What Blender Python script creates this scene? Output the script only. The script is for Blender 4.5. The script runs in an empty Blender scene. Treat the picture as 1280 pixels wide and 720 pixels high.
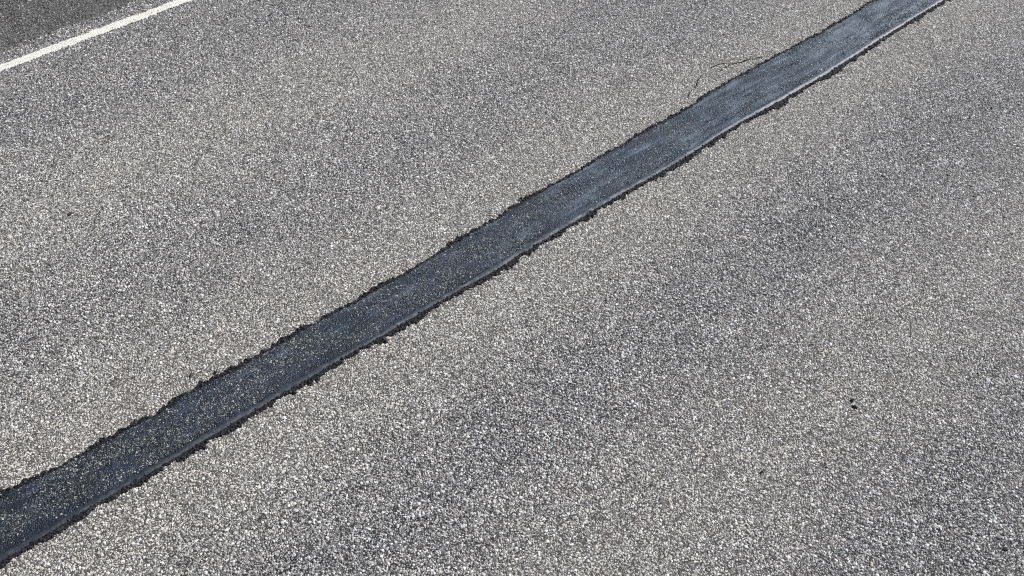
import bpy, bmesh, math, random
import numpy as np
from mathutils import Vector, Matrix
from mathutils.geometry import delaunay_2d_cdt

random.seed(7)
RNG = np.random.default_rng(7)
SC = bpy.context.scene
COL = SC.collection

# ------------------------------------------------------------------ camera
# World frame: X runs along the road, Y across it, Z up.  The camera hangs on a mast.
FPX, HREF, SCALE = 1400.0, 5.0, 0.84          # focal length in 1280-px units, reference height, metres per unit
PITCH = math.atan(1290.0 / FPX)
CP, SP = math.cos(PITCH), math.sin(PITCH)
DX, DY = 0.74247002, 0.66987929               # road direction seen from the camera
NX, NY = -DY, DX
OX, OY = -0.21791517, 5.76402244              # origin of the road frame, on the sealed seam


def at(px, py):
    """Point of the road under a pixel of the 1280x720 photograph -> (along, across) in metres."""
    dx, dy, dz = (px - 640) / FPX, CP + SP * (360 - py) / FPX, -SP + CP * (360 - py) / FPX
    t = HREF / -dz
    x, y = dx * t - OX, dy * t - OY
    return ((x * DX + y * DY) * SCALE, (x * NX + y * NY) * SCALE)


cam_data = bpy.data.cameras.new('mast_camera')
cam = bpy.data.objects.new('mast_camera', cam_data)
COL.objects.link(cam)
cam_data.sensor_width = 36.0
cam_data.lens = FPX / 1280.0 * 36.0
cam_data.clip_start, cam_data.clip_end = 0.05, 3000.0
CAM = Vector(((-OX * DX - OY * DY) * SCALE, (-OX * NX - OY * NY) * SCALE, HREF * SCALE))
cam.location = CAM


def rot2(x, y):
    return (x * DX + y * DY, x * NX + y * NY)


fw2 = rot2(0, 1)
rt2 = rot2(1, 0)
FWD = Vector((fw2[0] * CP, fw2[1] * CP, -SP))
RIGHT = Vector((rt2[0], rt2[1], 0))
UP = RIGHT.cross(FWD)
cam.rotation_euler = Matrix((RIGHT, UP, -FWD)).transposed().to_euler()
SC.camera = cam

# ------------------------------------------------------------------ light
SUN_ELEV = math.radians(44)
SUN_TURN = math.radians(-62)                   # measured from the camera's heading, negative = to the right
head = math.atan2(fw2[1], fw2[0]) + SUN_TURN
sun_dir = Vector((math.cos(head) * math.cos(SUN_ELEV), math.sin(head) * math.cos(SUN_ELEV), math.sin(SUN_ELEV)))
sun_data = bpy.data.lights.new('sun', 'SUN')
sun_data.energy = 4.8
sun_data.angle = math.radians(0.53)
sun_data.color = (1.0, 0.965, 0.915)
sun = bpy.data.objects.new('sun', sun_data)
sun.rotation_euler = (-sun_dir).to_track_quat('-Z', 'Y').to_euler()
sun.location = (0, 0, 30)
COL.objects.link(sun)

world = bpy.data.worlds.new('World')
SC.world = world
world.use_nodes = True
wn = world.node_tree
for n in list(wn.nodes):
    wn.nodes.remove(n)
sky = wn.nodes.new('ShaderNodeTexSky')
sky.sky_type = 'NISHITA'
sky.sun_disc = False
sky.sun_elevation = SUN_ELEV
sky.sun_rotation = math.pi / 2 - head
bg = wn.nodes.new('ShaderNodeBackground')
bg.inputs['Strength'].default_value = 0.10
wo = wn.nodes.new('ShaderNodeOutputWorld')
wn.links.new(sky.outputs[0], bg.inputs[0])
wn.links.new(bg.outputs[0], wo.inputs[0])
SC.view_settings.view_transform = 'Standard'
SC.view_settings.look = 'None'
SC.view_settings.exposure = 0.28
SC.cycles.pixel_filter_type = 'BLACKMAN_HARRIS'
SC.cycles.filter_width = 1.15
SC.cycles.use_denoising = False
SC.cycles.use_adaptive_sampling = False
SC.view_settings.gamma = 1.0


# ------------------------------------------------------------------ helpers
def noise2(x, y, cell, seed):
    """Smooth value noise on a lattice, about -1..1."""
    x, y = np.asarray(x, float) / cell, np.asarray(y, float) / cell
    ix, iy = np.floor(x).astype(np.int64), np.floor(y).astype(np.int64)
    fx, fy = x - ix, y - iy
    fx, fy = fx * fx * (3 - 2 * fx), fy * fy * (3 - 2 * fy)

    def h(i, j):
        n = (i * 374761393 + j * 668265263 + seed * 974634777) & 0xFFFFFFFF
        n = ((n ^ (n >> 13)) * 1274126177) & 0xFFFFFFFF
        n = n ^ (n >> 16)
        return (n & 0xFFFF) / 32767.5 - 1.0
    a, b, c, d = h(ix, iy), h(ix + 1, iy), h(ix, iy + 1), h(ix + 1, iy + 1)
    return (a * (1 - fx) + b * fx) * (1 - fy) + (c * (1 - fx) + d * fx) * fy


def link(name, mesh, mat=None, parent=None, label=None, cat=None, kind=None, group=None):
    o = bpy.data.objects.new(name, mesh)
    COL.objects.link(o)
    if mat is not None:
        mesh.materials.append(mat)
    if parent is not None:
        o.parent = parent
    for k, v in (('label', label), ('category', cat), ('kind', kind), ('group', group)):
        if v:
            o[k] = v
    return o


def mesh_from(name, verts, faces, smooth=False):
    me = bpy.data.meshes.new(name)
    me.from_pydata([tuple(map(float, v)) for v in verts], [], faces)
    me.update()
    if smooth:
        me.polygons.foreach_set('use_smooth', [True] * len(me.polygons))
    return me


class Nodes:
    """Small helper around a material's node tree."""
    def __init__(self, name):
        self.mat = bpy.data.materials.new(name)
        self.mat.use_nodes = True
        self.t = self.mat.node_tree
        self.bsdf = self.t.nodes['Principled BSDF']
        self.pos = self.t.nodes.new('ShaderNodeNewGeometry').outputs['Position']

    def n(self, kind, **kw):
        nd = self.t.nodes.new(kind)
        for k, v in kw.items():
            setattr(nd, k, v)
        return nd

    def l(self, a, b):
        self.t.links.new(a, b)

    def stretched(self, sx, sy, sz=1.0):
        m = self.n('ShaderNodeMapping')
        m.inputs['Scale'].default_value = (sx, sy, sz)
        self.l(self.pos, m.inputs['Vector'])
        return m.outputs[0]

    def noise(self, scale, detail=3.0, rough=0.55, vec=None):
        nd = self.n('ShaderNodeTexNoise')
        nd.inputs['Scale'].default_value = scale
        nd.inputs['Detail'].default_value = detail
        nd.inputs['Roughness'].default_value = rough
        self.l(vec or self.pos, nd.inputs['Vector'])
        return nd.outputs['Fac']

    def voronoi(self, scale, feature='F1', vec=None):
        nd = self.n('ShaderNodeTexVoronoi', feature=feature)
        nd.inputs['Scale'].default_value = scale
        self.l(vec or self.pos, nd.inputs['Vector'])
        return nd

    def ramp(self, fac, stops, interp='LINEAR'):
        nd = self.n('ShaderNodeValToRGB')
        cr = nd.color_ramp
        cr.interpolation = interp
        while len(cr.elements) < len(stops):
            cr.elements.new(0.5)
        for e, (p, c) in zip(cr.elements, stops):
            e.position = p
            e.color = (c, c, c, 1) if isinstance(c, (int, float)) else (*c, 1)
        self.l(fac, nd.inputs[0])
        return nd.outputs[0]

    def mix(self, fac, a, b, blend='MIX'):
        nd = self.n('ShaderNodeMix', data_type='RGBA', blend_type=blend)
        for sock, v in ((nd.inputs[0], fac), (nd.inputs[6], a), (nd.inputs[7], b)):
            if isinstance(v, bpy.types.NodeSocket):
                self.l(v, sock)
            elif isinstance(v, (int, float)):
                sock.default_value = v if sock == nd.inputs[0] else (v, v, v, 1)
            else:
                sock.default_value = (*v, 1)
        return nd.outputs[2]

    def math(self, op, a, b=0.0):
        nd = self.n('ShaderNodeMath', operation=op)
        for sock, v in ((nd.inputs[0], a), (nd.inputs[1], b)):
            if isinstance(v, bpy.types.NodeSocket):
                self.l(v, sock)
            else:
                sock.default_value = v
        return nd.outputs[0]

    def maprange(self, v, a, b, c=0.0, d=1.0):
        nd = self.n('ShaderNodeMapRange')
        self.l(v, nd.inputs[0])
        for i, x in enumerate((a, b, c, d)):
            nd.inputs[i + 1].default_value = x
        return nd.outputs[0]

    def bump(self, height, strength, dist, prev=None):
        nd = self.n('ShaderNodeBump')
        nd.inputs['Strength'].default_value = strength
        nd.inputs['Distance'].default_value = dist
        self.l(height, nd.inputs['Height'])
        if prev is not None:
            self.l(prev, nd.inputs['Normal'])
        return nd.outputs[0]

    def done(self, color=None, rough=None, normal=None, spec=None):
        for key, v in (('Base Color', color), ('Roughness', rough), ('Normal', normal), ('Specular IOR Level', spec)):
            if v is None:
                continue
            s = self.bsdf.inputs[key]
            if isinstance(v, bpy.types.NodeSocket):
                self.l(v, s)
            else:
                s.default_value = v if isinstance(v, (int, float)) else (*v, 1)
        return self.mat


# how dusty (1) or scrubbed by wheels (0) the asphalt is, across the road; metres
WEAR = [(-5.0, .35), (-3.2, .10), (-2.75, .22), (-2.02, .85), (-1.6, .55), (-1.13, .12), (-.80, .35), (-.45, .88), (-.2, 1.0),
        (.2, 1.0), (.42, .90), (.75, .50), (1.15, .20), (1.55, .40), (2.02, .78), (2.45, .55), (2.95, .22), (3.6, .18), (4.2, .3)]


def dust_at(u, v):
    d = np.interp(v + .10 * noise2(u, v, .9, 3), [w[0] for w in WEAR], [w[1] for w in WEAR])
    d = d + .13 * noise2(u * .4, v * 1.8, .55, 11) + .12 * noise2(u, v, .17, 12)
    return np.clip(d, 0, 1)


# ------------------------------------------------------------------ materials
def mat_road():
    N = Nodes('worn_asphalt')
    sep = N.n('ShaderNodeSeparateXYZ')
    N.l(N.pos, sep.inputs[0])
    wob = N.noise(1.1, 2)
    v = N.math('ADD', sep.outputs['Y'], N.maprange(wob, 0, 1, -.16, .16))
    lo, hi = WEAR[0][0], WEAR[-1][0]
    dust = N.ramp(N.maprange(v, lo, hi), [((a - lo) / (hi - lo), b) for a, b in WEAR])
    dust = N.math('ADD', dust, N.maprange(N.noise(2.4, 4, .6), .3, .7, -.25, .25))
    cell = N.voronoi(120.0)
    edge = N.voronoi(120.0, 'DISTANCE_TO_EDGE')
    r = N.n('ShaderNodeSeparateColor')
    N.l(cell.outputs['Color'], r.inputs[0])
    stone = N.ramp(r.outputs[0], [(0, (.07, .072, .075)), (.3, (.17, .165, .16)), (.6, (.30, .285, .265)), (.85, (.42, .40, .375)), (1, (.58, .56, .53))])
    tint = N.mix(.18, stone, N.mix(r.outputs[1], (.36, .27, .22), (.22, .27, .32)))
    binder = N.mix(dust, (.011, .012, .014), (.070, .064, .055))
    gap = N.maprange(edge.outputs['Distance'], .03, .16)
    some = N.maprange(r.outputs[2], .30, .38)
    col = N.mix(N.math('MULTIPLY', gap, some), binder, tint)
    h = N.math('MULTIPLY', gap, N.maprange(r.outputs[1], 0, 1, .4, 1))
    nrm = N.bump(h, .8, .004)
    nrm = N.bump(N.noise(420, 2), .35, .001, nrm)
    return N.done(col, .78, nrm, .35)


def mat_stone(name, rough=.62, spec=.4):
    N = Nodes(name)
    a = N.n('ShaderNodeAttribute', attribute_type='INSTANCER', attribute_name='tint')
    g = N.maprange(N.noise(520, 2, .6), .3, .7, .78, 1.2)
    gc = N.n('ShaderNodeCombineColor')
    for i in range(3):
        N.l(g, gc.inputs[i])
    col = N.mix(1.0, a.outputs['Color'], gc.outputs[0], 'MULTIPLY')
    return N.done(col, rough, N.bump(N.noise(700, 2), .4, .0008), spec)


def mat_seal():
    N = Nodes('bitumen_mastic')
    sep = N.n('ShaderNodeSeparateXYZ')
    N.l(N.pos, sep.inputs[0])
    along = N.maprange(sep.outputs['X'], -2.8, 4.2)
    streak = N.noise(1.0, 5, .6, N.stretched(1.6, 18, 1))
    patch = N.noise(5.0, 4, .6)
    film = N.math('ADD', N.math('MULTIPLY', along, .75), N.maprange(streak, .32, .68, -.42, .48))
    film = N.math('ADD', film, N.maprange(patch, .3, .7, -.28, .28))
    col = N.ramp(film, [(0, (.002, .005, .013)), (.4, (.010, .020, .038)), (.75, (.052, .076, .106)), (1, (.118, .145, .178))])
    rgh = N.ramp(film, [(0, .55), (.5, .52), (1, .50)])
    grit = N.voronoi(190.0)
    gs = N.n('ShaderNodeSeparateColor')
    N.l(grit.outputs['Color'], gs.inputs[0])
    fleck = N.math('MULTIPLY', N.maprange(gs.outputs[0], .80, .86), N.maprange(grit.outputs['Distance'], .42, .28))
    col = N.mix(N.math('MULTIPLY', fleck, .30), col, (.24, .23, .21))
    nrm = N.bump(N.voronoi(135).outputs['Distance'], .8, .006)
    nrm = N.bump(N.noise(170, 4, .65), .55, .0030, nrm)
    nrm = N.bump(N.noise(60, 3, .6), .3, .005, nrm)
    return N.done(col, rgh, nrm, .4)


def mat_fringe():
    N = Nodes('crumbled_bitumen')
    col = N.ramp(N.noise(150, 3, .6), [(.3, (.004, .0045, .005)), (.75, (.013, .0135, .015))])
    return N.done(col, .72, N.bump(N.noise(230, 3, .7), .9, .004), .25)


def mat_bead():
    N = Nodes('smooth_bitumen_bead')
    s = N.noise(1.0, 4, .6, N.stretched(5, 60, 1))
    sep = N.n('ShaderNodeSeparateXYZ')
    N.l(N.pos, sep.inputs[0])
    along = N.maprange(sep.outputs['X'], -2.8, 4.4, -.22, .66)
    crest_sheen = N.n('ShaderNodeAttribute', attribute_name='crest_sheen').outputs['Fac']
    blot = N.maprange(N.noise(38, 4, .65), .32, .66)
    f = N.math('ADD', N.math('MULTIPLY', s, .55), along)
    f = N.math('ADD', f, N.math('MULTIPLY', blot, .25))
    sheen_col = N.ramp(f, [(.1, (.038, .040, .044)), (.45, (.10, .107, .115)), (.85, (.38, .385, .39))])  # pale sheen of the ridge, painted into the base colour, stronger along X
    crest_sheen = N.math('MULTIPLY', crest_sheen, N.math('MAXIMUM', N.maprange(N.noise(17, 5, .7),   .42, .58, .1, .8), N.maprange(sep.outputs['X'], .6, 2.6, 0, .9)))
    col = N.mix(crest_sheen, N.ramp(f, [(.1, (.010, .014, .021)), (.9, (.062, .074, .090))]), sheen_col)
    return N.done(col, .5, N.bump(N.noise(130, 4, .7), .8, .005), .4)


def mat_paint():
    N = Nodes('white_road_paint')
    dirt = N.noise(14, 5, .65)
    col = N.ramp(dirt, [(.25, (.48, .46, .40)), (.5, (.64, .615, .545)), (.8, (.72, .695, .63))])
    speck = N.voronoi(75)
    sc = N.n('ShaderNodeSeparateColor')
    N.l(speck.outputs['Color'], sc.inputs[0])
    m = N.math('MULTIPLY', N.maprange(sc.outputs[0], .90, .93), N.maprange(speck.outputs['Distance'], .45, .3))
    col = N.mix(m, col, (.20, .19, .175))
    b = N.voronoi(95, 'SMOOTH_F1')
    nrm = N.bump(b.outputs['Distance'], .5, .003)
    return N.done(col, .55, nrm, .4)


def mat_shoulder():
    N = Nodes('fine_dark_asphalt')
    cell = N.voronoi(170.0)
    r = N.n('ShaderNodeSeparateColor')
    N.l(cell.outputs['Color'], r.inputs[0])
    col = N.ramp(r.outputs[0], [(0, (.04, .04, .042)), (.6, (.10, .098, .097)), (.9, (.16, .155, .148)), (1, (.25, .24, .22))])
    col = N.mix(N.maprange(N.noise(3.0, 4, .6), .3, .7, 0, .45), col, (.085, .080, .076))
    return N.done(col, .8, N.bump(cell.outputs['Distance'], .7, .004), .3)


def mat_plain(name, a, b, scale, rough=.85, bump=.6, dist=.01):
    N = Nodes(name)
    f = N.noise(scale, 5, .65)
    return N.done(N.ramp(f, [(.3, a), (.72, b)]), rough, N.bump(f, bump, dist), .25)


M_ROAD = mat_road()
M_STONE = mat_stone('crushed_granite')
M_COATED = mat_stone('tar_coated_stone', .45, .5)
M_LUMP = mat_stone('bitumen_lump', .62, .3)
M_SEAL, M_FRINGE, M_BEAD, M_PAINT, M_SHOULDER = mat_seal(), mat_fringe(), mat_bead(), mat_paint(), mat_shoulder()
M_CRACK = mat_plain('crack_wall', (.018, .018, .018), (.05, .048, .045), 120)
M_GRAVEL = mat_plain('verge_gravel', (.09, .085, .075), (.26, .245, .22), 45)
M_GRASS = mat_plain('verge_grass', (.035, .055, .018), (.085, .11, .04), 6, bump=1.0, dist=.05)

# ------------------------------------------------------------------ traced outlines (pixels of the photograph)
EDGE_FAR = [(0, 613.5), (15, 611), (32, 601), (50, 595), (70, 586), (90, 575), (105, 566), (125, 552), (142, 542), (162, 533), (174, 526),
            (186, 521), (194, 518), (200, 512), (209, 507), (223, 497), (240, 490), (250, 480), (262, 474), (272, 468), (285, 464), (300, 456),
            (320, 445), (332, 437), (345, 430), (362, 420), (382, 407), (395, 404), (407, 395), (427, 384), (450, 374), (460, 365), (472, 356),
            (482, 354), (500, 345), (520, 334), (540, 322), (547, 315), (567, 302), (600, 284), (615, 276), (632, 265), (650, 252), (670, 241),
            (685, 234), (700, 226), (720, 215), (742, 200), (762, 189), (785, 177), (800, 166), (817, 157), (837, 147), (860, 135), (877, 122),
            (897, 110), (920, 97), (940, 87), (960, 75), (975, 67), (997, 56), (1015, 47), (1035, 35), (1057, 22), (1075, 11), (1092, 0)]
EDGE_NEAR = [(0, 710), (15, 700), (37, 685), (57, 677), (77, 665), (95, 651), (107, 642), (125, 631), (140, 625), (160, 614), (180, 602),
             (200, 590), (216, 579), (227, 575), (240, 567), (252, 562), (257, 552), (272, 547), (283, 541), (300, 530), (313, 522), (325, 516),
             (345, 502), (360, 495), (380, 482), (392, 477), (407, 466), (422, 455), (440, 445), (460, 432), (480, 425), (495, 416), (512, 407),
             (527, 396), (540, 387), (562, 375), (585, 362), (607, 350), (632, 335), (657, 319), (675, 306), (695, 295), (712, 285), (732, 275),
             (742, 267), (762, 256), (782, 244), (800, 232), (815, 226), (827, 219), (840, 212), (860, 200), (882, 185), (895, 177), (912, 167),
             (927, 156), (950, 145), (972, 135), (990, 122), (1002, 115), (1020, 102), (1035, 97), (1052, 85), (1065, 77), (1080, 66), (1097, 56),
             (1117, 42), (1140, 29), (1158, 16), (1184, 2)]


def curve(pts):
    p = np.array(sorted(at(*q) for q in pts))
    return p[:, 0], p[:, 1]


FU, FV = curve(EDGE_FAR)
NU, NV = curve(EDGE_NEAR)


def edge_far(u):
    return np.interp(u, FU, FV, FV[:6].mean(), FV[-6:].mean()) + .009 * noise2(u, u * 0, .034, 21) + .007 * noise2(u, u * 0, .013, 22)


def edge_near(u):
    return np.interp(u, NU, NV, NV[:6].mean(), NV[-6:].mean()) + .011 * noise2(u, u * 0, .042, 31) + .008 * noise2(u, u * 0, .014, 32)


LINE_NEAR = np.mean([at(0, 91.5)[1], at(125, 38)[1], at(178, 25)[1]])
LINE_FAR = np.mean([at(0, 80.5)[1], at(100, 46)[1], at(150, 28)[1]])
LINE_NEAR, LINE_FAR = LINE_NEAR - .010, LINE_FAR + .008
print('line', LINE_NEAR, LINE_FAR, 'seal', FV.mean(), NV.mean())
ROAD_LO, SHOULDER_V = -4.6, np.mean([at(0, 65)[1], at(90, 29)[1]])
U_LO, U_HI = -90.0, 90.0


def line_near(u):
    return LINE_NEAR + .006 * noise2(u, u * 0, .045, 41) + .006 * noise2(u, u * 0, .012, 42)


def line_far(u):
    return LINE_FAR + .006 * noise2(u, u * 0, .045, 43) + .006 * noise2(u, u * 0, .012, 44)


def shoulder_edge(u):
    return SHOULDER_V + .015 * noise2(u, u * 0, .35, 51) + .02 * noise2(u, u * 0, .09, 52) + .006 * noise2(u, u * 0, .02, 53)


# ------------------------------------------------------------------ cracks, cut out of the road sheet
CRACKS = [([(859, 122), (861, 118), (863, 115), (868, 110), (871, 106), (872, 101), (875, 96), (880, 92)], .0042),
          ([(886, 85), (890, 84), (895, 82), (900, 80), (906, 79)], .0046),
          ([(898, 90), (903, 87), (908, 83), (915, 80), (921, 79), (927, 78), (931, 76), (936, 74), (942, 74), (948, 72), (953, 72)], .0060)]
crack_polys, crack_lines = [], []
for pts, wd in CRACKS:
    c = [np.array(at(*p)) for p in pts]
    fine = []
    for a, b in zip(c[:-1], c[1:]):
        for k in range(3):
            t = k / 3
            fine.append(a * (1 - t) + b * t + RNG.normal(0, .0025, 2) * (k > 0))
    fine.append(c[-1])
    fine = np.array(fine)
    tan = np.gradient(fine, axis=0)
    nor = np.stack([-tan[:, 1], tan[:, 0]], 1) / np.linalg.norm(tan, axis=1)[:, None]
    n = len(fine)
    w = wd * (.55 + .45 * np.sin(np.linspace(.15, math.pi - .15, n))) * RNG.uniform(.7, 1.25, n)
    crack_lines.append((fine, w))
    crack_polys.append(np.concatenate([fine + nor * w[:, None], (fine - nor * w[:, None])[::-1]]))

verts2, edges2, faces2 = [], [], []


def add_loop(poly):
    s = len(verts2)
    verts2.extend(Vector((float(p[0]), float(p[1]))) for p in poly)
    ids = list(range(s, len(verts2)))
    edges2.extend((ids[i], ids[(i + 1) % len(ids)]) for i in range(len(ids)))
    return ids


add_loop([(U_LO, ROAD_LO), (U_HI, ROAD_LO), (U_HI, SHOULDER_V + .2), (U_LO, SHOULDER_V + .2)])
for poly in crack_polys:
    add_loop(poly)
for u in np.arange(-6, 7.1, 1.0):
    for v in np.arange(-4, 3.9, .8):
        verts2.append(Vector((u + .01, v + .013)))
vo, _, fo, _, _, _ = delaunay_2d_cdt(verts2, edges2, [], 1, 1e-6)


def inside(p, poly):
    x, y = p
    r = False
    j = len(poly) - 1
    for i in range(len(poly)):
        if (poly[i][1] > y) != (poly[j][1] > y) and x < (poly[j][0] - poly[i][0]) * (y - poly[i][1]) / (poly[j][1] - poly[i][1]) + poly[i][0]:
            r = not r
        j = i
    return r


keep = []
for f in fo:
    c = sum((vo[i] for i in f), Vector((0, 0))) / len(f)
    if not any(inside(c, p) for p in crack_polys):
        keep.append(f)
road = link('road', mesh_from('road', [(p.x, p.y, 0) for p in vo], keep), M_ROAD, kind='structure')
for poly in crack_polys:
    n = len(poly)
    vs = [(p[0], p[1], -.0005) for p in poly] + [(p[0], p[1], -.03) for p in poly]
    fs = [(i, (i + 1) % n, n + (i + 1) % n, n + i) for i in range(n)]
    h = n // 2
    fs += [(n + i, n + i + 1, n + n - 2 - i, n + n - 1 - i) for i in range(h - 1)]
    link('crack', mesh_from('crack', vs, fs), M_CRACK, road)


# ------------------------------------------------------------------ scattered crushed stone
def scatter(name, pts, rot, scl, tint, mat, parent, label=None):
    """One part that carries crushed stones: a point for each stone, a faceted chip grown on it by geometry nodes."""
    me = bpy.data.meshes.new(name)
    me.vertices.add(len(pts))
    me.vertices.foreach_set('co', np.asarray(pts, np.float32).ravel())
    for key, arr in (('turn', rot), ('size', scl)):
        a = me.attributes.new(key, 'FLOAT_VECTOR', 'POINT')
        a.data.foreach_set('vector', np.asarray(arr, np.float32).ravel())
    a = me.attributes.new('tint', 'FLOAT_COLOR', 'POINT')
    a.data.foreach_set('color', np.concatenate([tint, np.ones((len(pts), 1))], 1).astype(np.float32).ravel())
    me.update()
    o = link(name, me, mat, parent, kind='stuff')
    t = bpy.data.node_groups.new(name, 'GeometryNodeTree')
    t.interface.new_socket('Geometry', in_out='INPUT', socket_type='NodeSocketGeometry')
    t.interface.new_socket('Geometry', in_out='OUTPUT', socket_type='NodeSocketGeometry')
    gi, go = t.nodes.new('NodeGroupInput'), t.nodes.new('NodeGroupOutput')
    ico = t.nodes.new('GeometryNodeMeshIcoSphere')
    ico.inputs['Radius'].default_value = 1.0
    ico.inputs['Subdivisions'].default_value = 1
    sm = t.nodes.new('GeometryNodeSetMaterial')
    sm.inputs['Material'].default_value = mat
    iop = t.nodes.new('GeometryNodeInstanceOnPoints')
    e2r = t.nodes.new('FunctionNodeEulerToRotation')
    na = []
    for key in ('turn', 'size'):
        nd = t.nodes.new('GeometryNodeInputNamedAttribute')
        nd.data_type = 'FLOAT_VECTOR'
        nd.inputs['Name'].default_value = key
        na.append(nd)
    L = t.links.new
    L(gi.outputs[0], iop.inputs['Points'])
    L(ico.outputs['Mesh'], sm.inputs['Geometry'])
    L(sm.outputs[0], iop.inputs['Instance'])
    L(na[0].outputs[0], e2r.inputs[0])
    L(e2r.outputs[0], iop.inputs['Rotation'])
    L(na[1].outputs[0], iop.inputs['Scale'])
    L(iop.outputs[0], go.inputs[0])
    o.modifiers.new('chips', 'NODES').node_group = t
    return o


def field(step, margin):
    """Jittered points over the stretch of road under the camera, widened by a margin."""
    px = [at(-30, -30), at(1310, -30), at(1310, 750), at(-30, 750)]
    c = np.array(px)
    mid = c.mean(0)
    c = c + (c - mid) / np.linalg.norm(c - mid, axis=1)[:, None] * margin * 1.4
    lo, hi = c.min(0), c.max(0)
    nu, nv = int((hi[0] - lo[0]) / step), int((hi[1] - lo[1]) / (step * .866))
    i, j = np.meshgrid(np.arange(nu), np.arange(nv))
    u = lo[0] + (i + .5 * (j % 2)) * step
    v = lo[1] + j * step * .866
    u = (u + RNG.uniform(-.42, .42, u.shape) * step).ravel()
    v = (v + RNG.uniform(-.42, .42, v.shape) * step).ravel()
    ok = np.ones(len(u), bool)
    for k in range(4):
        a, b = c[k], c[(k + 1) % 4]
        ok &= ((b[0] - a[0]) * (v - a[1]) - (b[1] - a[1]) * (u - a[0])) < 0
    return u[ok], v[ok]


PALETTE = np.array([(.50, .485, .455), (.39, .375, .355), (.62, .60, .57), (.25, .243, .235), (.15, .152, .158), (.09, .094, .10),
                    (.53, .455, .41), (.46, .41, .35), (.36, .395, .42), (.78, .765, .73), (.05, .052, .056)])
WEIGHT = np.array([.19, .14, .16, .11, .10, .09, .045, .05, .045, .07, .04])


def stones():
    u, v = field(.0093, .75)
    ok = (v < shoulder_edge(u) + RNG.exponential(.012, len(u)) - .004) & ((v < edge_near(u) + .002) | (v > edge_far(u) - .002)) & ((v < line_near(u) - .003) | (v > line_far(u) + .003))
    u, v = u[ok], v[ok]
    ok = np.ones(len(u), bool)
    for fine, w in crack_lines:
        near = (u > fine[:, 0].min() - .03) & (u < fine[:, 0].max() + .03) & (v > fine[:, 1].min() - .03) & (v < fine[:, 1].max() + .03)
        ix = np.where(near)[0]
        d = np.hypot(u[ix, None] - fine[None, :, 0], v[ix, None] - fine[None, :, 1]).min(1)
        ok[ix] &= (d > .0078) | (RNG.random(len(ix)) < .08)
    u, v = u[ok], v[ok]
    n = len(u)
    d = dust_at(u, v)
    big = RNG.random(n) < .02
    lost = noise2(u, v, .022, 75) * .6 + noise2(u, v, .06, 76) * .5 > .66
    present = (RNG.random(n) < (.77 - .02 * d)) & ~(lost & (RNG.random(n) < .85))
    bigs = big[present]
    u, v, d = u[present], v[present], d[present]
    n = len(u)
    r = np.clip(RNG.lognormal(math.log(.0043), .36, n), .0020, .0095)
    r = np.where(bigs, RNG.uniform(.0068, .0100, n), r)
    scl = np.stack([r * RNG.uniform(.85, 1.3, n), r * RNG.uniform(.75, 1.1, n), r * RNG.uniform(.5, .8, n)], 1)
    sink = .02 + .38 * d + RNG.normal(0, .18, n)
    z = -scl[:, 2] * np.clip(sink, -.3, .85)
    rot = np.stack([RNG.normal(0, .42, n), RNG.normal(0, .42, n), RNG.uniform(0, 6.283, n)], 1)
    t = PALETTE[RNG.choice(len(PALETTE), n, p=WEIGHT / WEIGHT.sum())] * RNG.lognormal(.05, .24, n)[:, None]
    t *= (1 + .05 * noise2(u, v, .8, 71))[:, None]
    film = np.clip(.58 + .42 * d + .05 * noise2(u, v, .25, 77) + .04 * noise2(u * .4, v * 1.4, .6, 78), .5, 1.08)
    film = film * np.interp(v, [-3.2, -2.5, 2.7, 3.3], [.85, 1, 1, .78])
    t *= (film + (1 - film) * (RNG.random(n) < .36))[:, None]
    k = (.47 * d * RNG.uniform(.6, 1.2, n))[:, None]
    t = t * (1 - k) + np.array([.52, .468, .38]) * k
    print('stones', n)
    return scatter('crushed_stones', np.stack([u, v, z], 1), rot, scl, np.clip(t, .02, .66), M_STONE, road)


stones()

# ------------------------------------------------------------------ sealed seam: bead, mastic and crumbled fringes
def us_range(step):
    mid = np.arange(-4.2, 6.4, step)
    return np.concatenate([np.linspace(U_LO, -4.3, 30), mid, np.linspace(6.5, U_HI, 30)])


def ribbon(us, rows):
    """Sheet along the road from rows of (v, z) arrays."""
    nr, n = len(rows), len(us)
    vs = np.stack([np.stack([us, r[0], r[1]], 1) for r in rows], 1).reshape(-1, 3)
    fs = [(i * nr + k, (i + 1) * nr + k, (i + 1) * nr + k + 1, i * nr + k + 1) for i in range(n - 1) for k in range(nr - 1)]
    return vs, fs


US = us_range(.006)
EN, EF = edge_near(US), edge_far(US)


def smooth_along(e, width):
    """Running mean of an edge along the road; the roller left straighter lines than the crumbled edges."""
    uu = np.arange(-5.0, 7.0, .01)
    k = int(width / .01)
    ee = np.convolve(np.pad(np.interp(uu, US, e), k, 'edge'), np.hanning(2 * k + 1) / np.hanning(2 * k + 1).sum(), 'same')[k:-k]
    return np.interp(US, uu, ee)


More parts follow.
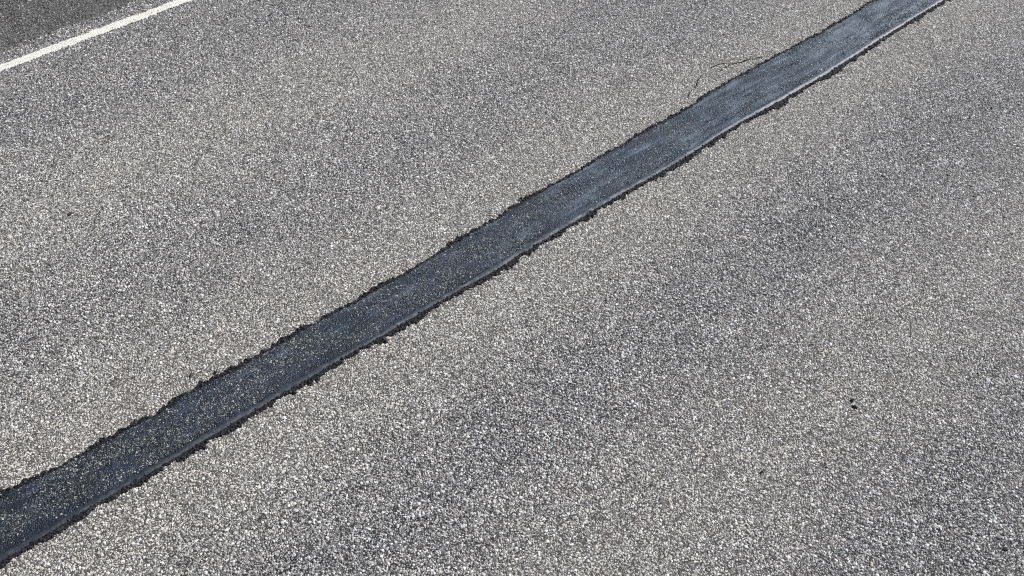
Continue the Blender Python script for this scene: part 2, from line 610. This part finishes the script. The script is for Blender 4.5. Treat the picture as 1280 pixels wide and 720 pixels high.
FR_N = np.maximum(smooth_along(EN, .60) + .021 + .003 * noise2(US, US * 0, .30, 61) + .003 * noise2(US, US * 0, .02, 62) - EN, .005)   # width of the near fringe
FR_F = np.maximum(EF - smooth_along(EF, .30) + .018 - .009 * np.clip((US + 1) / 4, 0, 1) + .006 * noise2(US, US * 0, .15, 63) + .004 * noise2(US, US * 0, .02, 64), .005)
BEAD_W = .033 + .005 * noise2(US, US * 0, .35, 65)
seal_root = bpy.data.objects.new('sealing_strip', None)
COL.objects.link(seal_root)
seal_root['label'] = 'long black bitumen sealing strip crossing the grey asphalt with ragged crumbled edges'
seal_root['category'] = 'sealing strip'
a, b = EN + FR_N + BEAD_W, EF - FR_F
rows = []
NR = 22
for k in range(NR):
    t = k / (NR - 1)
    v = a * (1 - t) + b * t
    z = .0042 + .0016 * noise2(US * .35, v, .035, 66) + .0012 * noise2(US, v, .02, 67)
    z = z - .002 * math.exp(-((t - .06) / .06) ** 2) + .0012 * math.exp(-((t - .45) / .07) ** 2) * noise2(US, US * 0, .4, 68)
    rows.append((v, z))
vs, fs = ribbon(US, rows)
link('mastic_surface', mesh_from('mastic_surface', vs, fs, True), M_SEAL, seal_root)
rows = []
NB = 11
for k in range(NB):
    t = k / (NB - 1)
    v = (EN + FR_N) * (1 - t) + a * t
    z = .0036 + .0048 * math.sin(math.pi * t ** .55) * (1 + .35 * noise2(US, US * 0, .12, 69)) * np.interp(US, [-3, -1, 1.5], [.55, .7, 1]) + .0012 * noise2(US, v, .012, 70) + .001 * noise2(US, v, .035, 75)
    rows.append((v, z))
vs, fs = ribbon(US, rows)
bead_me = mesh_from('raised_bead', vs, fs, True)
crest_sheen = np.array([math.exp(-((k / (NB - 1) - .37 - .10 * w) / .30) ** 2) for q, w in zip(US, noise2(US, US * 0, .2, 74)) for k in range(NB)])
bead_me.attributes.new('crest_sheen', 'FLOAT', 'POINT').data.foreach_set('value', crest_sheen.astype(np.float32))  # mask for the highlight painted along the top of the bead
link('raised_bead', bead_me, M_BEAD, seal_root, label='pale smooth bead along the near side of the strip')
for which in (0, 1):
    p, q = (EN, EN + FR_N) if which == 0 else (EF, EF - FR_F)
    rows = []
    for k in range(6):
        t = k / 5
        v = p * (1 - t) + q * t
        z = .0008 + .0055 * t ** .6 + .0022 * noise2(US, v, .011, 72 + which) * (t > 0)
        rows.append((v, np.maximum(z, .0006)))
    if which:
        rows = rows[::-1]
    vs, fs = ribbon(US, rows)
    link('crumbled_fringe', mesh_from('crumbled_fringe', vs, fs), M_FRINGE, seal_root)


def lumps():
    us, vs_, rs = [], [], []
    for which, per in ((0, 620), (1, 480)):
        n = int(9.8 * per)
        u = RNG.uniform(-4.0, 6.2, n)
        p = edge_near(u) if which == 0 else edge_far(u)
        wdt = np.interp(u, US, FR_N if which == 0 else FR_F)
        off = (RNG.beta(1.2, 1.4, n) * 1.5 - .28) * wdt
        v = p + off if which == 0 else p - off
        us.append(u), vs_.append(v), rs.append(np.clip(RNG.lognormal(math.log(.0058), .35, n), .0025, .012))
    u, v, r = map(np.concatenate, (us, vs_, rs))
    n = len(u)
    scl = np.stack([r * RNG.uniform(.8, 1.4, n), r * RNG.uniform(.7, 1.1, n), r * RNG.uniform(.6, .9, n)], 1)
    z = .0015 + RNG.uniform(0, .0035, n)
    rot = RNG.uniform(0, 6.28, (n, 3)) * np.array([.15, .15, 1])
    t = np.array([.006, .0064, .0072]) * RNG.lognormal(.15, .8, n)[:, None]
    scatter('bitumen_crumbs', np.stack([u, v, z], 1), rot, scl, t, M_LUMP, seal_root)


def coated():
    u, v = field(.0074, .45)
    w = np.interp(u, US, a), np.interp(u, US, b)
    ok = (v > w[0] + .004) & (v < w[1] - .003)
    u, v = u[ok], v[ok]
    along = np.clip((u + 2.8) / 7.0, 0, 1)
    t = (v - np.interp(u, US, a)) / (np.interp(u, US, b) - np.interp(u, US, a))
    dens = .86 - .15 * along + .75 * noise2(u * .4, v, .09, 81) + .3 * noise2(u * .5, v, .03, 82) - .45 * np.exp(-((t - .05) / .09) ** 2)
    ok = RNG.random(len(u)) < np.clip(dens, .06, 1)
    u, v, along, t = u[ok], v[ok], along[ok], t[ok]
    n = len(u)
    r = np.clip(RNG.lognormal(math.log(.0034), .34, n), .0015, .0075)
    scl = np.stack([r * RNG.uniform(.85, 1.3, n), r * RNG.uniform(.75, 1.1, n), r * RNG.uniform(.5, .8, n)], 1)
    z = .0042 - scl[:, 2] * np.clip(.22 + .12 * along + RNG.normal(0, .15, n), -.1, .8)
    rot = np.stack([RNG.normal(0, .35, n), RNG.normal(0, .35, n), RNG.uniform(0, 6.283, n)], 1)
    base = np.array([(.014, .018, .024), (.035, .040, .046), (.085, .09, .09), (.17, .172, .158), (.33, .325, .30)])
    c = base[RNG.choice(5, n, p=[.28, .22, .23, .18, .09])] * RNG.uniform(.7, 1.25, n)[:, None]
    hide = (np.clip(along * 1.25 - .1, 0, .86) * RNG.uniform(.7, 1.15, n)).clip(0, 1)[:, None]
    mast = np.array([.032, .047, .066]) * RNG.lognormal(.30, .85, n)[:, None]
    mast = np.where(RNG.random(n)[:, None] < .22, .006, mast)
    c = c * (1 - hide) + mast * hide
    warm = np.clip(noise2(u, v, .12, 83), 0, 1)[:, None]
    c = c * (1 + warm * np.array([.25, .2, -.05]))
    scatter('coated_stones', np.stack([u, v, z], 1), rot, scl, np.clip(c, .005, .5), M_COATED, seal_root)
    print('coated', n)


lumps()
coated()

# ------------------------------------------------------------------ painted edge line
UL = us_range(.008)
ln, lf = line_near(UL), line_far(UL)
rows = [(ln, 0 * UL + .0008)]
for k in range(7):
    t = k / 6
    v = (ln + .003) * (1 - t) + (lf - .003) * t
    rows.append((v, .0050 + .0010 * noise2(UL, v, .016, 91)))
rows.append((lf, 0 * UL + .0008))
vs, fs = ribbon(UL, rows)
nr = len(rows)
nicks = set()
for px, py, rad in ((9, 82, .010), (38, 73, .007), (82, 60, .009), (64, 66, .005), (140, 38, .007)):
    u0, v0 = at(px, py)
    for i, f in enumerate(fs):
        c = vs[list(f)].mean(0)
        if math.hypot(c[0] - u0, c[1] - v0) < rad:
            nicks.add(i)
fs = [f for i, f in enumerate(fs) if i not in nicks]
line = link('edge_line', mesh_from('edge_line', vs, fs), M_PAINT, label='white painted edge line along the road before the dark shoulder', cat='road marking')

def painted_chips():
    u, v = field(.0095, .5)
    lo, hi = line_near(u) - .004, line_far(u) + .004
    ok = (v > lo) & (v < hi)
    u, v = u[ok], v[ok]
    n = len(u)
    rim = np.minimum(v - line_near(u), line_far(u) - v)
    r = np.clip(RNG.lognormal(math.log(.0046), .3, n), .0022, .009)
    scl = np.stack([r * RNG.uniform(.85, 1.3, n), r * RNG.uniform(.75, 1.1, n), r * RNG.uniform(.5, .8, n)], 1)
    z = .0046 - scl[:, 2] * RNG.uniform(.1, .8, n)
    rot = np.stack([RNG.normal(0, .3, n), RNG.normal(0, .3, n), RNG.uniform(0, 6.283, n)], 1)
    bare = RNG.random(n) < np.clip(.62 - rim / .022, .07, .85) + .12 * np.clip(noise2(u, v, .09, 88), 0, 1)
    c = np.array([.70, .67, .59]) * RNG.uniform(.78, 1.08, n)[:, None]
    c = np.where(bare[:, None], PALETTE[RNG.choice(len(PALETTE), n, p=WEIGHT / WEIGHT.sum())] * .6, c)
    scatter('painted_chippings', np.stack([u, v, z], 1), rot, scl, np.clip(c, .01, .8), M_STONE, line)


painted_chips()

# ------------------------------------------------------------------ shoulder, verge and ground
USH = us_range(.012)
se = shoulder_edge(USH)
rows = [(se, 0 * USH + .0006)]
for k in range(8):
    t = k / 7
    v = (se + .015) * (1 - t) + (5.3 + 0 * USH) * t
    rows.append((v, .0040 + .0015 * noise2(USH, v, .05, 95)))
rows.append((5.3 + 0 * USH, 0 * USH - .10))
vs, fs = ribbon(USH, rows)
shoulder = link('shoulder', mesh_from('shoulder', vs, fs), M_SHOULDER, kind='structure')




def shoulder_chips():
    u, v = field(.0125, .5)
    ok = (v > shoulder_edge(u) - RNG.exponential(.02, len(u))) & (v < 5.2)
    u, v = u[ok], v[ok]
    ok = RNG.random(len(u)) < .88 + .2 * noise2(u, v, .12, 87)
    u, v = u[ok], v[ok]
    n = len(u)
    r = np.clip(RNG.lognormal(math.log(.0050), .3, n), .0022, .009)
    scl = np.stack([r * RNG.uniform(.85, 1.3, n), r * RNG.uniform(.75, 1.1, n), r * RNG.uniform(.5, .8, n)], 1)
    z = .0050 - scl[:, 2] * RNG.uniform(-.2, .5, n) - .003 * (v < shoulder_edge(u) + .012)
    rot = np.stack([RNG.normal(0, .35, n), RNG.normal(0, .35, n), RNG.uniform(0, 6.283, n)], 1)
    base = np.array([(.03, .028, .027), (.10, .092, .085), (.20, .185, .168), (.38, .35, .315)])
    c = base[RNG.choice(4, n, p=[.3, .36, .25, .09])] * RNG.uniform(.75, 1.2, n)[:, None]
    scatter('dark_chippings', np.stack([u, v, z], 1), rot, scl, c, M_STONE, shoulder)


shoulder_chips()


def slab(name, v0, v1, z0, z1, mat):
    n = 60
    us = np.linspace(U_LO, U_HI, n)
    rows = []
    for k in range(7):
        t = k / 6
        v = v0 * (1 - t) + v1 * t + 0 * us
        rows.append((v, z0 * (1 - t) + z1 * t + .02 * noise2(us, v, .6, 97) * (0 < t < 1)))
    vs, fs = ribbon(us, rows)
    return link(name, mesh_from(name, vs, fs, True), mat, kind='structure')


slab('gravel_verge', 5.29, 6.4, -.02, -.12, M_GRAVEL)
slab('gravel_verge', -6.0, ROAD_LO + .01, -.12, -.01, M_GRAVEL)
G = 1500
link('ground', mesh_from('ground', [(-G, -G, -.14), (G, -G, -.14), (G, G, -.14), (-G, G, -.14)], [(0, 1, 2, 3)]), M_GRASS, kind='structure')


# ------------------------------------------------------------------ loose bits lying on the asphalt
def bit_mesh(seed, sx, sy, sz):
    bm = bmesh.new()
    bmesh.ops.create_icosphere(bm, subdivisions=2, radius=1)
    r = random.Random(seed)
    ph = [r.uniform(0, 6.28) for _ in range(6)]
    for w in bm.verts:
        k = 1 + .22 * math.sin(3 * w.co.x + ph[0]) + .2 * math.sin(4 * w.co.y + ph[1]) + .12 * math.sin(5 * w.co.z + ph[2]) + r.uniform(-.12, .12)
        w.co = Vector((w.co.x * k * sx, w.co.y * k * sy, w.co.z * k * sz))
    me = bpy.data.meshes.new('bit')
    bm.to_mesh(me)
    bm.free()
    me.polygons.foreach_set('use_smooth', [False] * len(me.polygons))
    return me


M_TAR = mat_plain('loose_tar', (.012, .012, .013), (.04, .04, .042), 200, .6, .8, .003)
M_RUST = mat_plain('dried_bark', (.022, .017, .015), (.11, .075, .06), 150, .85, .9, .003)
for i, (px, py, sx, sy, sz, rz, name, mat, label, cat, grp) in enumerate([
        (1065, 501, .0105, .0085, .009, .4, 'tar_crumb', M_TAR, 'upper of two black tar crumbs lying close together on the near lane', 'tar crumb', 'tar crumbs on the asphalt'),
        (1068, 509, .0135, .0100, .010, 1.9, 'tar_crumb', M_TAR, 'lower and larger of two black tar crumbs close together on the near lane', 'tar crumb', 'tar crumbs on the asphalt'),
        (1256, 687, .014, .0075, .006, -.5, 'tar_crumb', M_TAR, 'black tar crumb in the bottom right corner of the photo', 'tar crumb', 'tar crumbs on the asphalt'),
        (952, 591, .010, .007, .007, .2, 'tar_crumb', M_TAR, 'lone black tar crumb in the light band of the near lane', 'tar crumb', 'tar crumbs on the asphalt'),
        (88, 268, .016, .012, .006, .8, 'bark_scrap', M_RUST, 'dark brown bark scrap lying on the far lane of asphalt', 'bark scrap', None),
        (239, 470, .015, .010, .004, .9, 'dirt_clod', M_RUST, 'small brown dirt clod beside the far edge of the sealing strip', 'dirt clod', None)]):
    u, v = at(px, py)
    o = link(name, bit_mesh(100 + i, sx, sy, sz), mat, None, label, cat, 'thing', grp)
    o.location = (u, v, .0045)
    o.rotation_euler = (0, 0, rz)
